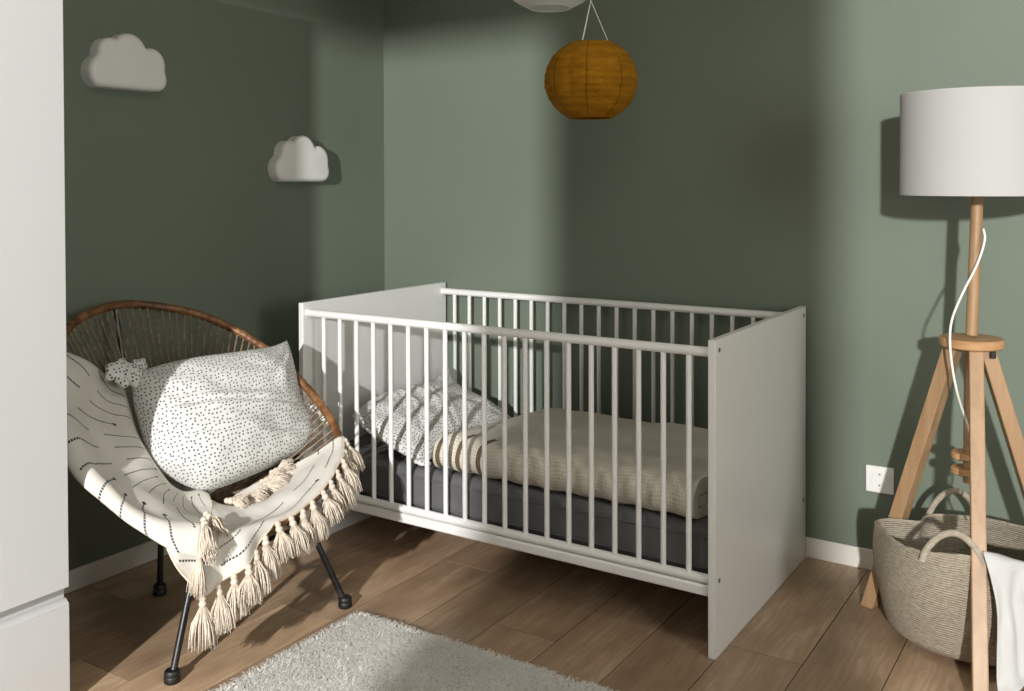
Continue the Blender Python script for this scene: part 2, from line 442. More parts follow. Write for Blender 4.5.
# ------------------------------------------------------------------ cot
L, W, HT = 1.44, .784, .802
crib = thing('cot', 'white cot with solid end panels and barred sides', 'cot', (.72,.39,0))
for x0 in (0, L-.02):
    b = MB(); b.box((x0, 0, 0), (x0+.02, W, HT)); p = b.build('end_panel', M['lam'], crib, bevel=.0018)
    for yy, zz in ((.026,.775), (W-.026,.775), (.026,.192), (W-.026,.192)):
        b = MB(); s = 1 if x0 else -1; xf = x0+.02 if x0 else 0
        b.lathe([(.0062,0),(.0062,.0012),(.0045,.0016),(.003,.0005)], 14, (xf, yy, zz), (s,0,0)); b.build('screw', M['metal'], p)
for yy in (.022, W-.022):
    b = MB(); b.tube([(.02,yy,.768),(L-.02,yy,.768)], .0125, 18); b.build('top_rail', M['lacq'], crib)
    b = MB(); b.tube([(.02,yy,.191),(L-.02,yy,.191)], .012, 18); b.build('bottom_rail', M['lacq'], crib)
    for k in range(19):
        x = (.0920 if yy < .4 else .0785)+.07045*k; b = MB(); b.tube([(x,yy,.195),(x,yy,.763)], .0074, 12); b.build('bar', M['lacq'], crib)
    b = MB(); b.box((.02, yy-.013, .150), (L-.02, yy+.013, .178)); b.build('base_rail', M['lacq'], crib, bevel=.005)
b = MB()
for k in range(12): x = .06+.114*k; b.box((x, .034, .166), (x+.07, W-.034, .178))
b.box((.02,.034,.151),(.045,W-.034,.166)); b.box((L-.045,.034,.151),(L-.02,W-.034,.166))
b.build('slatted_base', M['lam'], crib, smooth=False)
# mattress
b = MB(); NX, NY = 60, 30
def mat_pt(u, v):
    # superellipse section around the box
    return None
mx0, mx1, my0, my1, mz0, mz1 = .028, 1.412, .043, .742, .181, .312
t = thing('mattress', 'charcoal grey mattress lying inside the white cot', 'mattress', (.72,.39,.18))
b = MB(); b.box((mx0,my0,mz0),(mx1,my1,mz1)); o = b.build('mattress_cover', M['mattress'], t); 
bv = o.modifiers.new('bevel','BEVEL'); bv.width = .032; bv.segments = 6
b = MB()
for z in (.208, .287):
    r = .030; pts = []
    for cx, cy, a0 in ((mx1-r,my0+r,-PI/2),(mx1-r,my1-r,0),(mx0+r,my1-r,PI/2),(mx0+r,my0+r,PI)):
        for q in range(7): a = a0+q*PI/12; pts.append((cx+math.cos(a)*(r+.0005), cy+math.sin(a)*(r+.0005), z))
    b.tube(pts, .0028, 6, closed=True)
b.build('piping', M['mattress'], t)

# ------------------------------------------------------------------ pillows
CREASES = ((.10,.62,.98,.34,.010,.022),(.08,.42,.86,.14,.009,.020),(.45,.98,.97,.58,.009,.022),(.55,.50,.98,.22,.007,.018))
def pillow(name, label, parent_loc, O, ex, ey, top, bottom, left, right, T0, seed, nz, back=.6, ears=(), lift=None):
    """outline curves in plane coords (metres): top/bottom run left->right, left/right run bottom->top"""
    t = thing(name, label, 'pillow', parent_loc, 'white dotted pillows')
    O, ex, ey = Vector(O), Vector(ex).normalized(), Vector(ey); ey = (ey-ex*ey.dot(ex)).normalized(); en = ex.cross(ey)
    if en.dot(Vector(nz)) < 0: en = -en
    V = lambda P: [Vector((p[0],p[1],0)) for p in P]
    top, bottom, left, right = V(top), V(bottom), V(left), V(right)
    c00, c10, c01, c11 = bottom[0], bottom[-1], top[0], top[-1]
    def uvp(u, v):
        return (cr(bottom,u)*(1-v)+cr(top,u)*v + cr(left,v)*(1-u)+cr(right,v)*u
                - (c00*(1-u)*(1-v)+c10*u*(1-v)+c01*(1-u)*v+c11*u*v))
    def P(u, v, side):
        p = uvp(u, v); a = 1-abs(2*u-1)**2.4; c = 1-abs(2*v-1)**2.4
        h = T0*(max(a,0)*max(c,0))**.55
        q = Vector((p.x*7, p.y*7, seed)); edge = min(1, 5*min(u,1-u,v,1-v))
        # tension creases fanning out of the corners plus soft lumps
        wr = 0
        for (cu, cv, k, amp) in ((0,1,9,.006),(1,1,11,.006),(1,0,9,.005),(0,0,8,.005)):
            dx, dy = u-cu, v-cv; r = math.hypot(dx, dy)
            wr += amp*math.sin(math.atan2(dy, dx)*k*1.6+seed*3+noise.noise(q*1.3)*2.2)*math.exp(-r*2.6)*min(1, r*5)
        wr += .010*noise.noise(q*.8)+.005*noise.noise(q*2.1)
        wr += .0065*(1-abs(noise.noise(Vector((p.x*3+p.y*9, p.y*5-p.x*2, seed+4)))*2.2))*edge
        for (ax, ay, bx, by, dp_, wd) in CREASES:
            lx, ly = bx-ax, by-ay; L2 = lx*lx+ly*ly; f_ = max(0, min(1, ((u-ax)*lx+(v-ay)*ly)/L2))
            bow = .05*math.sin(f_*PI); dist = math.hypot(u-ax-lx*f_, v-ay-ly*f_-bow); taper = math.sin(PI*min(.98,max(.02,f_)))
            wr += dp_*taper*(math.exp(-((dist-wd*1.5)/wd)**2)*.7 - math.exp(-(dist/wd)**2))
        s = 1 if side > 0 else -back
        lf = lift[2]*math.exp(-((u-lift[0])**2+(v-lift[1])**2)/.03) if lift else 0
        return O+ex*p.x+ey*p.y+en*lf+en*(s*h + wr*edge*(1 if side > 0 else .3))
    b = MB(); n, m = 84, 64
    for side in (1, -1):
        G = [[P(i/n, j/m, side) for j in range(m+1)] for i in range(n+1)]
        ua = [[0]*(m+1) for _ in range(n+1)]; va = [[0]*(m+1) for _ in range(n+1)]
        for j in range(m+1):
            for i in range(1, n+1): ua[i][j] = ua[i-1][j]+(G[i][j]-G[i-1][j]).length
            h = ua[n//2][j]
            for i in range(n+1): ua[i][j] -= h
        for i in range(n+1):
            for j in range(1, m+1): va[i][j] = va[i][j-1]+(G[i][j]-G[i][j-1]).length
            h = va[i][m//2]
            for j in range(m+1): va[i][j] -= h
        b.grid(lambda u, v: G[round(u*n)][round(v*m)], n, m, lambda u, v: (ua[round(u*n)][round(v*m)]+1, va[round(u*n)][round(v*m)]+1))
    b.build('pillow_case', M['dots'], t, angle=3.0)
    for ear in ears:
        # a stubby gathered tie: list of (plane x, plane y, height, radius x, radius y)
        b = MB()
        for (x, y, h, rx, ry, ang) in ear:
            c = O+ex*x+ey*y+en*h; vs = []; fs = []; us = []; nu, nv = 18, 12
            for i in range(nv+1):
                ph = PI*i/nv
                for k in range(nu):
                    th = 2*PI*k/nu; w = 1+.16*math.sin(th*5+ph*2+x*50)
                    lx = rx*math.sin(ph)*math.cos(th)*w; ly = ry*math.sin(ph)*math.sin(th)*w; lz = .55*min(rx,ry)*math.cos(ph)
                    X = lx*math.cos(ang)-ly*math.sin(ang); Y = lx*math.sin(ang)+ly*math.cos(ang)
                    vs.append(c+ex*X+ey*Y+en*lz); us.append((x+X+.3, y+Y+.3))
            for i in range(nv):
                for k in range(nu): l = (k+1)%nu; fs.append((i*nu+k, i*nu+l, (i+1)*nu+l, (i+1)*nu+k))
            b.add(vs, fs, us)
        b.build('knotted_tie', M['dots'], t, angle=3.0)
    return t, (O, ex, ey, en)

# pillow on the chair: plane facing the photographer and up
PO = Vector((.13,-.45,.54)); PN = Vector((.8,-.12,.58)).normalized()
PX = Vector((.09,.98,.0)); PX = (PX-PN*PX.dot(PN)).normalized(); PY = PN.cross(PX)
def pp(x, y, z): d = Vector((x,y,z))-PO; return (d.dot(PX), d.dot(PY))
A = pp(.006,-.655,.678); B = pp(.075,-.136,.688); C_ = pp(.262,-.150,.428); D = pp(.226,-.60,.388); E_ = pp(.094,-.70,.547)
F = pp(.034,-.392,.692); G_ = pp(.268,-.40,.368)
pillow('dotted_pillow', 'white pillow with small black dots and knotted corner, resting on the rattan chair', (.13,-.45,.40),
       PO, PX, PY,
       top=[(-.1923,.1714),(-.1067,.1800),(-.0122,.180),(.0849,.174),(.1693,.170),(.2588,.1705),(.3272,.1851)],
       bottom=[(-.1529,-.1628),(-.1145,-.1943),(-.0564,-.2025),(.0261,-.1963),(.1319,-.1857),(.2282,-.1701),(.3113,-.1454)],
       left=[(-.1529,-.1628),(-.2056,-.1016),(-.2219,-.0361),(-.2189,.037),(-.2134,.102),(-.1923,.1714)],
       right=[(.3113,-.1454),(.2909,-.0864),(.2738,-.028),(.2848,.035),(.3055,.1117),(.3272,.1851)],
       T0=.105, seed=2.3, nz=(1,0,.5), back=.75,
       ears=[[(-.230,.188,.004,.042,.030,.35),(-.200,.166,.012,.026,.040,.2),(-.172,.190,.002,.030,.020,.5),(-.222,.160,.0,.024,.022,.1)],
             [(.322,-.104,.030,.028,.016,-.8),(.298,-.066,.034,.028,.014,-.75)]])
# pillow inside the cot
QO = Vector((.262,.375,.385)); QX = Vector((.33,-.02,-.095)); QY = Vector((-.03,.57,.01))
def qq(x, y): return (x, y)
pillow('dotted_pillow', 'white pillow with small black dots lying inside the cot', (.26,.37,.312),
       QO, QX, QY,
       top=[(-.215,.325),(-.12,.272),(0,.272),(.09,.276),(.165,.268)],
       bottom=[(-.120,-.272),(-.05,-.292),(.03,-.298),(.12,-.305),(.228,-.300)],
       left=[(-.120,-.272),(-.165,-.14),(-.178,0),(-.178,.17),(-.215,.325)],
       right=[(.228,-.300),(.200,-.14),(.188,0),(.18,.14),(.165,.268)],
       T0=.068, seed=6.1, nz=(.2,0,1), back=.55, lift=(0,1,.045),
       ears=[[(.218,-.292,.0,.030,.018,.6)]])

# folded blanket in the cot
def folded_blanket():
    t = thing('folded_blanket', 'beige waffle blanket with three brown stripes, folded flat in the cot', 'blanket', (.95,.32,.312))
    b = MB(); TH = .025
    def prof(yf, z_lo, z_hi, yb):
        P = [(yb, z_lo)]; 
        for q in range(1, 8): P.append((lerp(yb, yf+.04, q/8), z_lo))
        r = (z_hi-z_lo)/2; zc = (z_hi+z_lo)/2
        for q in range(0, 13): a = -PI/2-q*PI/12; P.append((yf+r+math.cos(a)*r*1.0, zc+math.sin(a)*r))
        for q in range(1, 9): P.append((lerp(yf+.04, yb, q/8), z_hi))
        return P
    for li, (yf, zl, zh, yb) in enumerate(((.062,.327,.412,.60), (.088,.3545,.383,.595))):
        P = prof(yf, zl, zh, yb); n = len(P)
        # normals
        ring = []
        for i in range(n):
            a, c = P[max(i-1,0)], P[min(i+1,n-1)]; ty, tz = c[0]-a[0], c[1]-a[1]; l = math.hypot(ty, tz); ny, nz_ = tz/l, -ty/l
            ring.append((P[i], (ny, nz_)))
        s = [0]
        for i in range(1, n): s.append(s[-1]+math.dist(P[i], P[i-1]))
        loop = [(p[0]+nn[0]*TH/2, p[1]+nn[1]*TH/2, si) for (p, nn), si in zip(ring, s)] + [(p[0]-nn[0]*TH/2, p[1]-nn[1]*TH/2, si) for (p, nn), si in reversed(list(zip(ring, s)))]
        NXs = 70; vs = []; fs = []; us = []; m = len(loop)
        for k in range(NXs+1):
            u = k/NXs
            for (y, z, si) in loop:
                x0 = .508+.155*max(0,(y-.06)) + (.006 if li else 0); x1 = 1.362+.16*max(0,y-.10)-(.004 if li else 0); x1 = min(x1, 1.41) ; x = lerp(x0, x1, u)
                w = Vector((x*5, y*5, z*9+li)); e = min(1, u*18, (1-u)*18)
                dz = .010*noise.noise(w)*sst((z-.33)/.05)+.004*noise.noise(w*3)*sst((z-.33)/.05)
                dy = .012*noise.noise(Vector((x*4, 1.7+li, z*6)))*(1 if y < .2 else .4)
                sag = -.010*sst((y-.1)/.45)*sst((z-.36)/.04) - .008*(1-e)*sst((z-.36)/.05)
                if y < .14: dz += .0025*math.sin(x*60+li)*sst((.14-y)/.05)
                vs.append((x, y+dy, max(z+dz+sag, .3135))); us.append((x-.155*max(0,(y-.06))-.508, si))
        for k in range(NXs):
            for i in range(m): j = (i+1)%m; fs.append((k*m+i, k*m+j, (k+1)*m+j, (k+1)*m+i))
        h = m//2
        for k in (0, NXs):
            for i in range(h-1): fs.append((k*m+i, k*m+i+1, k*m+m-2-i, k*m+m-1-i))
        b.add(vs, fs, us)
    b.build('folded_cloth', M['waffle'], t, angle=1.2)
folded_blanket()

# ------------------------------------------------------------------ rattan chair
RIM = [(-.226,-.494,.835),(-.200,-.395,.820),(-.14,-.304,.792),(-.055,-.230,.742),(.048,-.191,.682),(.16,-.176,.610),(.27,-.180,.535),(.37,-.212,.462),(.44,-.300,.400),(.472,-.42,.352),
       (.480,-.56,.328),(.455,-.70,.330),(.395,-.820,.365),(.30,-.890,.432),(.19,-.915,.520),(.05,-.890,.628),(-.08,-.815,.725),(-.18,-.705,.795),(-.216,-.60,.826)]
def rim(t): return cr(RIM, t, True)
# arc-length table
NS = 600; acc = [0]; last = rim(0)
for i in range(1, NS+1): p = rim(i/NS); acc.append(acc[-1]+(p-last).length); last = p
RL = acc[-1]
RC = Vector((.13,-.53,.272))
def ringp(t):
    d = rim(t)-RC; a = math.atan2(d.y, d.x); return RC+Vector((math.cos(a)*.055, math.sin(a)*.055, .004))
chair = thing('rattan_chair', 'round rattan string chair with thin black metal legs', 'chair', (.2,-.53,0))
b = MB(); pts = []; N = 420
for i in range(N): pts.append(rim(i/N))
b.tube(pts, .0125, 12, closed=True)
# the wrap: each turn of cane bulges a little
vs = b.v; nn = 12
for i in range(N):
    c = pts[i]; s = 1+.07*math.sin(i*2*PI/4)+.05*noise.noise(Vector((i*.13,0,0)))
    for k in range(nn): v = Vector(vs[i*nn+k]); vs[i*nn+k] = tuple(c+(v-c)*s)
b.build('rim', M['rattan'], chair, angle=2)
b = MB(); b.tube([RC+Vector((math.cos(2*PI*k/40)*.055, math.sin(2*PI*k/40)*.055, 0)) for k in range(40)], .007, 8, closed=True); b.build('centre_ring', M['black'], chair)
# cords: dense where seen (back and right), sparser under the throw
ts = []; s = 0
i = 0
while s < RL-.008:
    while acc[i] < s: i += 1
    tt = i/NS; ts.append(tt)
    s += .0225 if (tt < .42 or tt > .84) else .040
print('cords', len(ts), 'rim', RL)
for k, tt in enumerate(ts):
    a = rim(tt); c = ringp(tt); d = (c-a).normalized(); sag = Vector((0,0,-.012))
    jt = Vector((noise.noise(Vector((k*1.7,0,0))), noise.noise(Vector((0,k*1.7,3))), 0))*.006
    b = MB(); b.tube([a-d*.004+Vector((0,0,.002)), lerp(a,c,.33)+sag*.8+jt, lerp(a,c,.66)+sag+jt, c], .0030, 6); b.build('cord', M['cord'], chair)
FEET = [(.379,-.80,0),(.448,-.27,0),(-.067,-.496,0)]
TOPS = [(.352,-.712,.235),(.358,-.322,.235),(-.035,-.512,.245)]
for f, tp in zip(FEET, TOPS):
    f, tp = Vector(f), Vector(tp); d = (tp-f).normalized()
    b = MB(); b.tube([f+Vector((0,0,.012)), tp], .0088, 12); lg = b.build('leg', M['black'], chair)
    b = MB(); b.lathe([(.0,.0),(.0175,.0),(.0195,.003),(.0195,.014),(.018,.0165),(.0185,.019),(.0185,.027),(.016,.030),(.0,.030)], 18, f, (0,0,1)); b.build('foot_cap', M['rubber'], lg)
b = MB(); pl_ = []
c0 = sum((Vector(p) for p in TOPS), Vector())/3
for i in range(3):
    a, c = Vector(TOPS[i]), Vector(TOPS[(i+1)%3])
    for q in range(8): pl_.append(lerp(a, c, q/8))
b.tube(pl_, .0075, 8, closed=True); b.build('base_frame', M['black'], chair)
for f, tp in ((TOPS[0], rim(.595)), (TOPS[1], rim(.455)), (TOPS[2], rim(.985))):
    f, tp = Vector(f), Vector(tp); b = MB(); out = Vector((tp.x-RC.x, tp.y-RC.y, 0)).normalized()*.035
    mid = lerp(f, tp, .5)+out*1.0+Vector((0,0,-.02)); b.tube([lerp(f, mid, q/6) if q <= 6 else lerp(mid, tp, (q-6)/6) for q in range(13)], .007, 8); b.build('support_rod', M['black'], chair)

# ------------------------------------------------------------------ tasselled throw on the chair
throw = thing('tasselled_throw', 'cream throw with dashed dark lines and tassels, draped over the rattan chair', 'blanket', (.42,-.7,.33))
def frame(t):
    a = rim(t); c = ringp(t); e = 1e-3; tan = (rim(t+e)-rim(t-e)).normalized(); out = (a-c).normalized()
    n = tan.cross(out).normalized()
    if n.z < 0: n = -n
    return a, c, out, n
def drape(t, s, lift=.012, rr=.022):
    """point on a cloth lying in the bowl; s metres inward from the rim, s<0 goes over the rim and hangs"""
    a, c, out, n = frame(t); Lc = (c-a).length
    if s >= 0:
        base = a + (c-a)*(s/Lc); k = sst(s/.08)
        return base + n*lerp(rr, lift, k) + Vector((0,0,.058*sst(s/.34)*sst((t-.46)/.12)))
    w = -s; horiz = Vector((out.x, out.y, 0)).normalized()
    phm = max(.5, math.acos(max(-1, min(1, out.dot(Vector((0,0,-1)))))))
    ph = min(w/rr, phm); p = a + n*rr*math.cos(ph) + out*rr*math.sin(ph)
    if w > rr*phm:
        p = p + (Vector((0,0,-1))+horiz*.10).normalized()*(w-rr*phm)
    return p
def wob(p, amp, f, sd): return noise.noise(Vector((p.x*f, p.y*f, p.z*f+sd)))*amp
# upper layer: left arm of the chair round to the fold at the front
T0_, T1_ = .850, .603
def s1(u, v):
    hang = lerp(.06, .05, u) + .03*sst((u-.72)/.28)
    t = lerp(T0_, T1_, u); a, c, out, n = frame(t); inner = (a-c).length-.02-.05*sst((u-.6)/.4)
    s = lerp(-hang, inner, v)
    t = lerp(T0_+.075*max(0,s)/.44, T1_-.055*sst(max(0,s)/.36), u)
    p = drape(t, s, .030, .027)
    a, c, out, n = frame(t)
    k = 1-sst(u/.5)
    fold = .010*math.sin(v*9+u*5)*sst(v*3)*(1-.5*u) + k*(.020*math.exp(-((v-.55-.3*u)/.06)**2) - .012*math.exp(-((v-.68-.3*u)/.045)**2) + .014*math.exp(-((v-.80-.2*u)/.05)**2))
    q = p + n*(fold + wob(p, .012, 9, 1.2)) + (out*wob(p, .010, 14, 4) if s < 0 else Vector())
    return q, ((.9-t)*RL*.78 + .45*sst(u*1.3)*s + 1, s + 1)
def s1p(u, v): return s1(u, v)[0]
def sheet(f, nu, nv, name):
    b = MB(); G = [[f(i/nu, j/nv) for j in range(nv+1)] for i in range(nu+1)]
    b.grid(lambda u, v: G[round(u*nu)][round(v*nv)][0], nu, nv, lambda u, v: G[round(u*nu)][round(v*nv)][1])
    return b.build(name, M['throw'], throw, angle=3, solid=.005)
sheet(s1, 90, 60, 'upper_layer')
# lower layer: from under the fold round the front lip to the right arm, hanging to a point at its left corner
U0, U1 = .630, .378
PK = .115
def hang2(u): return .020 + .135*max(0, 1-abs(u-PK)/(.15 if u < PK else .27))**.9
def s2(u, v):
    t = lerp(U0, U1, u); a, c, out, n = frame(t); s = lerp(-hang2(u), (a-c).length-.015, v); p = drape(t, s, .014, .018)
    hz = Vector((out.x, out.y, 0)).normalized(); w = max(0, -s)
    rip = hz*(.012*math.sin(u*30)+.008*math.sin(u*51+1))*sst(w/.08)
    q = p + rip + n*(wob(p, .010, 10, 7)+.006*math.sin(v*7+u*9)*sst(v*4))
    return q, (min(s + hang2(max(u,PK)), .117) + 2.012, u*RL*.252 + .13)
def s0(u, v):
    t = lerp(1.36, .845, u); a, c, out, n = frame(t); Lc = (a-c).length; s = lerp(Lc*.42, Lc+.05, v)
    p = drape(t, s, .010, .02)
    return p + n*wob(p, .008, 11, 3), (s+1.3, t*RL*.5+2)
def s2p(u, v): return s2(u, v)[0]
sheet(s2, 110, 64, 'lower_layer'); sheet(s0, 60, 24, 'seat_layer')
# rolled hem edges
b = MB(); b.tube([s2p(i/60, 0) for i in range(61)], .0042, 6); b.tube([s1p(1, i/40*.85) for i in range(41)], .0042, 6) 
b.build('hem', M['tassel'], throw)
def tassel(p, d, ln, sp, seed, flat=None, cnt=96):
    """p knot top, d direction, ln length, sp spread"""
    r = random.Random(seed); p = Vector(p); d = Vector(d).normalized(); b = MB()
    x = d.cross(Vector((.3,.9,.2))).normalized(); y = d.cross(x)
    for q, (rad, at) in enumerate(((.0085,.006),(.010,.018))):
        c = p+d*at; b.lathe([(0,-rad),(rad*.7,-rad*.7),(rad,0),(rad*.7,rad*.7),(0,rad)], 9, c, d)
    k0 = p+d*.024
    for i in range(cnt):
        a = r.random()*2*PI; q = math.sqrt(r.random()); l = ln*(.82+.3*r.random()); ox, oy = math.cos(a)*q, math.sin(a)*q
        if flat is not None: pass
        pts = []
        for j in range(5):
            f = j/4; w = .006+ (sp-.006)*(sst(f*1.6)*.75+.25*f); wv = .0035*math.sin(f*6+i)*f
            pt = k0+d*(l*f)+x*(ox*w+wv)+y*(oy*w*(.45 if flat else 1)+wv*.6)+Vector((0,0,-.018))*f*f
            pts.append(pt)
        b.tube(pts, .0018, 4, rf=lambda f: 1-.45*f)
    return b.build('tassel', M['tassel'], throw, angle=2)
down = Vector((0,0,-1)); k = 0
us = [lerp(PK, .99, i/200) for i in range(201)]; al = [0]
for i in range(200): al.append(al[-1]+(s2p(us[i+1],0)-s2p(us[i],0)).length)
NT_ = 16
for i in range(NT_):
    w_ = al[-1]*i/(NT_-1); j = min(range(201), key=lambda q: abs(al[q]-w_)); u = us[j]
    p = s2p(u, 0); a, c, out, n = frame(lerp(U0,U1,u)); hz = Vector((out.x,out.y,0)).normalized()
    if i == 0: tassel(p, down*1.0+hz*.10, .070, .034, 55, cnt=160)
    else: tassel(p+hz*.004, down+hz*(.30+.15*math.sin(i*2.1))+Vector((0,.12*math.sin(i*1.3),0)), .056+.008*math.sin(i*1.7), .032, 100+i, cnt=130)
# tassels of the upper layer hanging over the front edge
for i, (v, ln, dd) in enumerate(((.02, .062, (-.02,-.16,-1)), (.22, .060, (.55,-.28,-.42)), (.40, .058, (.75,-.10,-.30)))):
    p = s1p(1, v); t = lerp(T1_, T1_-.055, v); a, c, out, n = frame(t)
    tassel(p+n*.016, Vector(dd)+n*.0, ln, .040, 200+i, flat=True, cnt=170)
# row of tassels beneath the pillow, pointing to the front
for i in range(9):
    t = lerp(.525,.385,i/8); p = drape(t, .205+.015*math.sin(i*2), .030, .03); a, c, out, n = frame(t)
    tassel(p+n*.004, out*1.0+Vector((.15,.25+.2*math.sin(i*4),-.05)), .048, .030, 300+i, flat=True, cnt=120)

# ------------------------------------------------------------------ rug
rug = thing('shag_rug', 'cream white shaggy rug on the wooden floor', 'rug', (1.15,-.85,0))
rx0, rx1, ry0, ry1 = .540, 1.95, -1.45, -.318
b = MB(); b.grid(lambda u, v: (lerp(rx0+.008,rx1-.008,u), lerp(ry0+.008,ry1-.008,v), .010+.0025*noise.noise(Vector((u*14,v*11,0)))), 40, 34)
b.box((rx0+.008,ry0+.008,.0006),(rx1-.008,ry1-.008,.007)); b.build('backing', M['backing'], rug)
vs = []; fs = []; R_ = random.Random(11)
def strand(x, y, lean, ln, w):
    a = R_.random()*PI*2; sx, sy = math.cos(a)*w, math.sin(a)*w; n = len(vs)
    h = R_.uniform(.011,.020); p0 = Vector((x,y,.006)); p1 = p0+Vector((lean.x*.35,lean.y*.35,h*.72)); p2 = p0+Vector((lean.x*1.0,lean.y*1.0,h)); 
    p3 = p0+Vector((lean.x*1.35,lean.y*1.35,h*R_.uniform(.62,.95)))
    for p, q in ((p0,1),(p1,1.1),(p2,.9),(p3,.35)): vs.extend([(p.x-sx*q,p.y-sy*q,p.z),(p.x+sx*q,p.y+sy*q,p.z)])
    for i in range(3): fs.append((n+2*i,n+2*i+1,n+2*i+3,n+2*i+2))
cnt = 0
while cnt < 125000:
    x = R_.uniform(rx0,rx1); y = R_.uniform(ry0,ry1)
    if x > 1.5 and R_.random() < .7: continue
    if y < -.95 and R_.random() < .7: continue
    a = noise.noise(Vector((x*9,y*9,0)))*4+R_.gauss(0,.9); m = R_.uniform(.010,.026); ln = Vector((math.cos(a)*m, math.sin(a)*m, 0))
    strand(x, y, ln, 0, R_.uniform(.0008,.0015)); cnt += 1
for i in range(2600):   # fringe of longer strands past the edges
    if R_.random() < .55: x, y = R_.uniform(rx0,rx1), ry1-R_.random()*.01; ln = Vector((R_.gauss(0,.008), R_.uniform(.006,.022), 0))
    else: x, y = rx0+R_.random()*.01, R_.uniform(ry0,ry1); ln = Vector((-R_.uniform(.006,.020), R_.gauss(0,.008), 0))
    strand(x, y, ln, 0, R_.uniform(.0010,.0018))
me = bpy.data.meshes.new('pile'); me.from_pydata(vs, [], fs); me.update(); me.materials.append(M['pile'])
for p in me.polygons: p.use_smooth = True
o = bpy.data.objects.new('pile', me); COL.objects.link(o); o.parent = rug; o.matrix_parent_inverse = Matrix.Translation(rug.location).inverted(); tag(o, kind='stuff')

# ------------------------------------------------------------------ lanterns
def lantern(name, label, c, R, zc, mat, cat, seams, ap, rings, open_=.484):
    c = Vector(c); t = thing(name, label, cat, c, 'round hanging lanterns')
    b = MB(); n = 96; m = rings*6; vs = []; fs = []
    for i in range(m+1):
        z = lerp(-zc, zc, i/m); r0 = R*math.sqrt(max(1-(z/zc)**2*(1-open_**2), 1e-6))
        for k in range(n):
            a = 2*PI*k/n; f = (k/n*seams) % 1
            r = r0*(1-.012*(1-math.cos(2*PI*i*rings/m))/2 - (.030*abs(2*f-1)**8 if seams > 1 else 0) - (.012*abs(math.sin(PI*f))**2*-1 if seams > 1 else 0)) + .0022*noise.noise(Vector((math.cos(a)*6, math.sin(a)*6, z*60)))
            r *= 1-.010*math.cos(2*PI*f)*0
            vs.append(c+Vector((math.cos(a)*r, math.sin(a)*r, z)))
    for i in range(m):
        for k in range(n): l = (k+1)%n; fs.append((i*n+k,i*n+l,(i+1)*n+l,(i+1)*n+k))
    b.add(vs, fs); b.build('lantern_shade', mat, t, angle=3)
    re = R*open_
    for z in (-zc, zc):
        b = MB(); b.tube([c+Vector((math.cos(2*PI*k/40)*re, math.sin(2*PI*k/40)*re, z)) for k in range(40)], .0018, 6, closed=True); b.build('wire_ring', mat, t)
    if ap:
        top = c+Vector((0,0,zc+ap))
        for k in range(3):
            a = k*2*PI/3+.5; b = MB(); b.tube([c+Vector((math.cos(a)*re*.8, math.sin(a)*re*.8, zc)), top], .0008, 5); b.build('string', M['cable'], t)
    else: top = c+Vector((0,0,zc))
    if not ap:
        b = MB(); b.tube([top+Vector((-re,0,0)), top+Vector((re,0,0))], .0015, 6); b.build('wire_bar', M['cable'], t)
    b = MB(); b.tube([top, Vector((top.x, top.y, H-.001))], .0013, 6); b.build('hanging_cord', M['cable'], t)
    b = MB(); b.lathe([(.012,-.004),(.012,0),(.0,0)][::-1], 14, (top.x, top.y, H-.0002)); b.build('ceiling_hook', M['plastic'], t)
lantern('paper_lantern', 'ochre orange round cloth lantern hanging from thin white strings', (1.163,-.135,1.453), .1165, .093, M['orange'], 'lantern', 8, .108, 12)
lantern('paper_lantern', 'white round paper lantern hanging behind the orange one, cut by the top edge', (.934,.05,1.845), .170, .160, M['rice'], 'lantern', 1, 0, 16, .35)

# ------------------------------------------------------------------ floor lamp
LC = Vector((1.972,.45,0))
lamp = thing('tripod_floor_lamp', 'beech tripod floor lamp with a white drum shade', 'floor lamp', LC)
sz0, sz1, sr = 1.161, 1.424, .187
b = MB(); b.lathe([(sr,sz0),(sr+.0008,sz0+.003),(sr,sz0+.006),(sr,sz1-.006),(sr+.0008,sz1-.003),(sr,sz1),(sr-.003,sz1),(sr-.003,sz0)], 72, (LC.x+.003,LC.y,0), close=True); b.build('lamp_shade', M['shade'], lamp, angle=.9)
b = MB()
for k in range(3):
    a = k*2*PI/3+.3; b.tube([(LC.x+.003,LC.y,1.19),(LC.x+.003+math.cos(a)*(sr-.002), LC.y+math.sin(a)*(sr-.002), 1.20)], .002, 6)
b.tube([(LC.x+.003+math.cos(2*PI*k/20)*.02, LC.y+math.sin(2*PI*k/20)*.02, 1.19) for k in range(20)], .003, 6, closed=True)
b.build('shade_carrier', M['plastic'], lamp)
b = MB(); b.lathe([(.0,1.16),(.018,1.16),(.018,1.21),(.0,1.21)], 18, (LC.x+.003,LC.y,0)); b.lathe([(.0,1.21),(.012,1.215),(.03,1.25),(.034,1.275),(.025,1.30),(.0,1.312)], 24, (LC.x+.003,LC.y,0)); b.build('bulb', M['plastic'], lamp)
b = MB(); b.tube([(LC.x-.010,LC.y,.80),(LC.x+.003,LC.y,1.185)], .0148, 20); b.build('pole', M['birch'], lamp)
dz = .781; DC = (LC.x-.010, LC.y, 0)
b = MB(); b.lathe([(0,dz-.012),(.073,dz-.012),(.077,dz-.009),(.078,dz-.004),(.078,dz+.008),(.075,dz+.012),(0,dz+.012)], 48, DC); b.build('top_disc', M['birch_x'], lamp, angle=.5)
feet = [(1.681+.012,.537,0),(2.205,.537,0),(2.030,.095,0)]
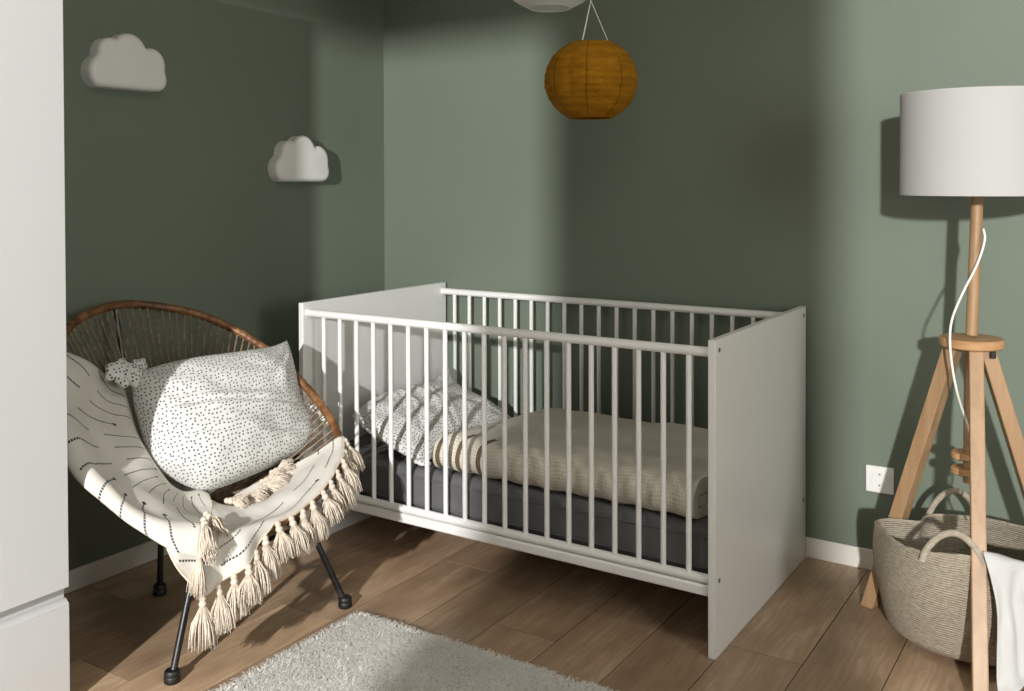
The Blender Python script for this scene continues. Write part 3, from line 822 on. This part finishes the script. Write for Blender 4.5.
for i, f in enumerate(feet):
    f = Vector(f); d = Vector((f.x-DC[0], f.y-DC[1], 0)).normalized(); tp = Vector((DC[0],DC[1],dz-.012))+d*(.046 if i != 1 else .034)
    if i == 2: tp = Vector((DC[0]+.017, DC[1]-.05, dz-.012))
    b = MB(); up = Vector((-d.y, d.x, 0)); b.prism(f+Vector((0,0,.0)), tp, .036, .046 if i < 2 else .034, up); o = b.build('leg', M['birch'], lamp, smooth=False, bevel=.003)
    # cut the foot and head level
    for v in o.data.vertices:
        if v.co.z < .1: tt = (tp-f).normalized(); v.co -= tt*(v.co.z/tt.z)
        elif v.co.z > dz-.08: tt = (tp-f).normalized(); v.co += tt*((dz-.0125-v.co.z)/tt.z)
# stub of the pole under the disc with two round clamping discs
b = MB(); b.tube([(DC[0]-.004,DC[1],dz-.012),(DC[0]-.006,DC[1],.415)], .0135, 16); b.build('lower_pole', M['birch'], lamp)
for z in (.485, .445):
    b = MB(); b.lathe([(0,z-.009),(.030,z-.009),(.034,z-.006),(.034,z+.006),(.031,z+.009),(0,z+.009)], 28, (DC[0]-.014,DC[1],0)); b.build('cord_winder', M['birch_x'], lamp, angle=.5)
b = MB(); b.box((DC[0]+.048,DC[1]-.03,dz-.034),(DC[0]+.060,DC[1]-.018,dz-.013)); b.build('leg_bolt', M['rubber'], lamp, bevel=.002)
cab = [(LC.x+.018,LC.y-.012,1.075),(LC.x+.022,LC.y-.022,1.045),(LC.x+.006,LC.y-.032,.985),(LC.x-.028,LC.y-.045,.905),(LC.x-.045,LC.y-.082,.845),(LC.x-.048,LC.y-.090,.79),(LC.x-.042,LC.y-.086,.72),(LC.x-.030,LC.y-.075,.65),(LC.x-.012,LC.y-.040,.57),(LC.x+.004,LC.y-.020,.50),(LC.x+.010,LC.y-.022,.42),(LC.x+.002,LC.y-.03,.36),(LC.x+.012,LC.y-.01,.31)]
b = MB(); b.tube([cr(cab, i/80) for i in range(81)], .0030, 8); b.build('cable', M['cable'], lamp)

# ------------------------------------------------------------------ rope basket
BC = Vector((1.972,.415,0))
bask = thing('rope_basket', 'beige coiled rope basket with two loop handles under the floor lamp', 'basket', BC)
def rimr(a):
    # plan outline of the soft rim: nipped on the left, dented at the back-left where the lamp leg stands
    r = .215
    d = (a-math.radians(179)+PI) % (2*PI)-PI; r += .028*math.exp(-(d/.22)**2)
    d = (a-math.radians(152)+PI) % (2*PI)-PI; r -= .052*math.exp(-(d/.26)**2)
    return r
def bp(a, f, inn=0):
    """a angle, f 0 bottom .. 1 rim"""
    rt = rimr(a); rb = .200; r = lerp(rb, rt, sst(f)*.55+.45*f) + .018*math.sin(f*PI) - inn
    if f < .14: r -= .05*(1-f/.14)**2
    zr = .270 + .006*math.cos(a-PI) + .006*math.sin(2*a+.5) + .040*math.exp(-(((a-math.radians(-80)+PI)%(2*PI)-PI)/.6)**2)
    z = .004+f*zr
    c = Vector((BC.x-.012*(1-f), BC.y+.055*(1-f)-.02*f*0, 0))
    return Vector((c.x+math.cos(a)*r, c.y+math.sin(a)*r, z))
b = MB(); vs = []; fs = []; n = 96; m = 44
prof = [(i/m, 0) for i in range(m+1)] + [(1.012,.004)] + [(1-i/m*.97, .009) for i in range(m+1)]
for f, inn in prof:
    for k in range(n): vs.append(bp(2*PI*k/n, f, inn))
P_ = len(prof)
for i in range(P_-1):
    for k in range(n): l = (k+1)%n; fs.append((i*n+k,i*n+l,(i+1)*n+l,(i+1)*n+k))
fs.append(tuple(range(n-1,-1,-1))); fs.append(tuple((P_-1)*n+k for k in range(n)))
b.add(vs, fs); b.build('basket_body', M['rope'], bask, angle=1.5)
def loop(a0, a1, hgt, lean):
    p, q = bp(a0, .93), bp(a1, .93); out = Vector((math.cos((a0+a1)/2), math.sin((a0+a1)/2), 0)); pts = []
    for i in range(33):
        f = i/32; g = math.sin(f*PI)**.62; pts.append(lerp(p, q, f) + Vector((0,0,hgt*g)) + out*(lean*g+.006))
    b = MB(); b.tube(pts, .0085, 10); b.build('loop_handle', M['handle'], bask)
loop(math.radians(-113), math.radians(-76), .074, -.012)
loop(math.radians(129), math.radians(92), .088, -.01)

# white cloth spilling from the basket
cl = thing('white_cloth', 'white muslin cloth hanging over the right side of the rope basket', 'cloth', (2.13,.22,.2))
def clothp(u, v):
    # u along the rim (angle), v from inside the basket over the rim and down to the floor
    a = lerp(math.radians(-77), math.radians(-8), u) + math.radians(7)*(1-u)*sst((v-.35)/.4)
    top = bp(a, 1.0); n = Vector((math.cos(a), math.sin(a), 0)); zr = top.z
    lo = .030+.04*math.sin(u*3.0+.3)**2
    path = [(-.10,zr-.06),(-.05,zr-.012),(-.004,zr+.020),(.018,zr+.004),(.030,zr-.06),(.036,.16),(.052,.07),(.072,lo)]
    q = cr([Vector((x,0,z)) for x, z in path], v); w = sst((v-.35)/.4)
    rip = (.016*math.sin(u*17+v*1.5)+.009*math.sin(u*33+v*3+1))*w + .010*noise.noise(Vector((u*6,v*6,2)))
    return top*0 + Vector((top.x,top.y,0)) + n*(q.x+max(rip,-.012)) + Vector((0,0,max(q.z,.006))) + Vector((-n.y,n.x,0))*.012*math.sin(v*5+u*9)*w
b = MB(); b.grid(clothp, 70, 80, lambda u, v: (u*.45, v*.7)); b.build('cloth_sheet', M['muslin'], cl, angle=3, solid=.003)

# ------------------------------------------------------------------ wall socket
so = thing('wall_socket', 'white square wall socket on the green wall behind the lamp leg', 'socket', (1.663,.79,.284))
wy = WY-.0005
b = MB(); b.box((1.622,wy-.009,.2435),(1.704,wy,.3245)); b.build('cover_plate', M['plastic'], so, bevel=.003)
b = MB(); b.lathe([(.0,-.0035),(.0195,-.0035),(.021,.0008),(.0235,.0012),(.0245,.0),(.0245,-.004)], 40, (1.663,wy-.0092,.284), (0,-1,0)); b.build('insert', M['plastic'], so, angle=.5)
for dx in (-.0095,.0095):
    b = MB(); b.lathe([(0,0),(.0028,0),(.0028,.0006),(0,.0006)], 14, (1.663+dx,wy-.0058,.284), (0,-1,0)); b.build('pin_hole', M['dark'], so)
for dzz in (-.0165,.0165):
    b = MB(); b.box((1.6605,wy-.0115,.284+dzz-.002),(1.6655,wy-.0055,.284+dzz+.002)); b.build('earth_clip', M['metal'], so)

# ------------------------------------------------------------------ light
def aim(o, tgt): o.rotation_euler = (Vector(tgt)-o.location).to_track_quat('-Z','Y').to_euler()
# two hard lamps outside the windows behind the photographer
for nm, loc, tgt, e in (('left_lamp', (1.9,-4.95,1.97), (.35,.2,.9), 1400), ('right_lamp', (4.28,-7.0,2.28), (2.2,.6,.9), 2800)):
    ld = bpy.data.lights.new(nm, 'SPOT'); ld.energy = e; ld.color = (1.0,.99,.97); ld.spot_size = math.radians(70); ld.spot_blend = .1; ld.shadow_soft_size = .05 if nm == 'left_lamp' else .10
    lo = bpy.data.objects.new(nm, ld); COL.objects.link(lo); lo.location = loc; aim(lo, tgt)
# skylight through the window on the right
la = bpy.data.lights.new('window_skylight', 'AREA'); la.shape = 'RECTANGLE'; la.size = .8; la.size_y = 1.1; la.energy = 44; la.color = (1.0,.995,.965)
ao = bpy.data.objects.new('window_skylight', la); COL.objects.link(ao); ao.location = (RX+.04,-1.65,1.45); aim(ao, (-1,-.2,1.0))
lc = bpy.data.lights.new('ceiling_fill', 'AREA'); lc.shape = 'DISK'; lc.size = .45; lc.energy = 7.5; lc.color = (1.0,.95,.84)  # added fill under the ceiling for floor and rug, no fixture there
cl_ = bpy.data.objects.new('ceiling_fill', lc); COL.objects.link(cl_); cl_.location = (1.6,-1.1,2.58)
w = bpy.data.worlds.new('sky'); S.world = w; w.use_nodes = True
w.node_tree.nodes['Background'].inputs[0].default_value = (1.0,.95,.80,1); w.node_tree.nodes['Background'].inputs[1].default_value = .35

# ------------------------------------------------------------------ camera
yaw, pitch, roll = YAW, PITCH, ROLL = -.573, -.0156, -.0029
f = Vector((math.sin(yaw)*math.cos(pitch), math.cos(yaw)*math.cos(pitch), math.sin(pitch)))
r0 = Vector((math.cos(yaw), -math.sin(yaw), 0)); u0 = r0.cross(f)
r = r0*math.cos(roll)+u0*math.sin(roll); u = u0*math.cos(roll)-r0*math.sin(roll)
cd = bpy.data.cameras.new('camera'); co = bpy.data.objects.new('camera', cd); COL.objects.link(co)
mtx = Matrix((( r.x,u.x,-f.x,2.3214),(r.y,u.y,-f.y,-2.2985),(r.z,u.z,-f.z,1.2012),(0,0,0,1)))
co.matrix_world = mtx
cd.sensor_width = 36; cd.lens = 970.155/1024*36; cd.shift_y = -149.432/1024; cd.clip_start = .05
S.camera = co
S.view_settings.view_transform = 'Standard'; S.view_settings.look = 'None'; S.view_settings.exposure = 0; S.view_settings.gamma = 1; S.view_settings.use_curve_mapping = False
S.cycles.use_denoising = True; S.cycles.max_bounces = 10; S.cycles.diffuse_bounces = 6
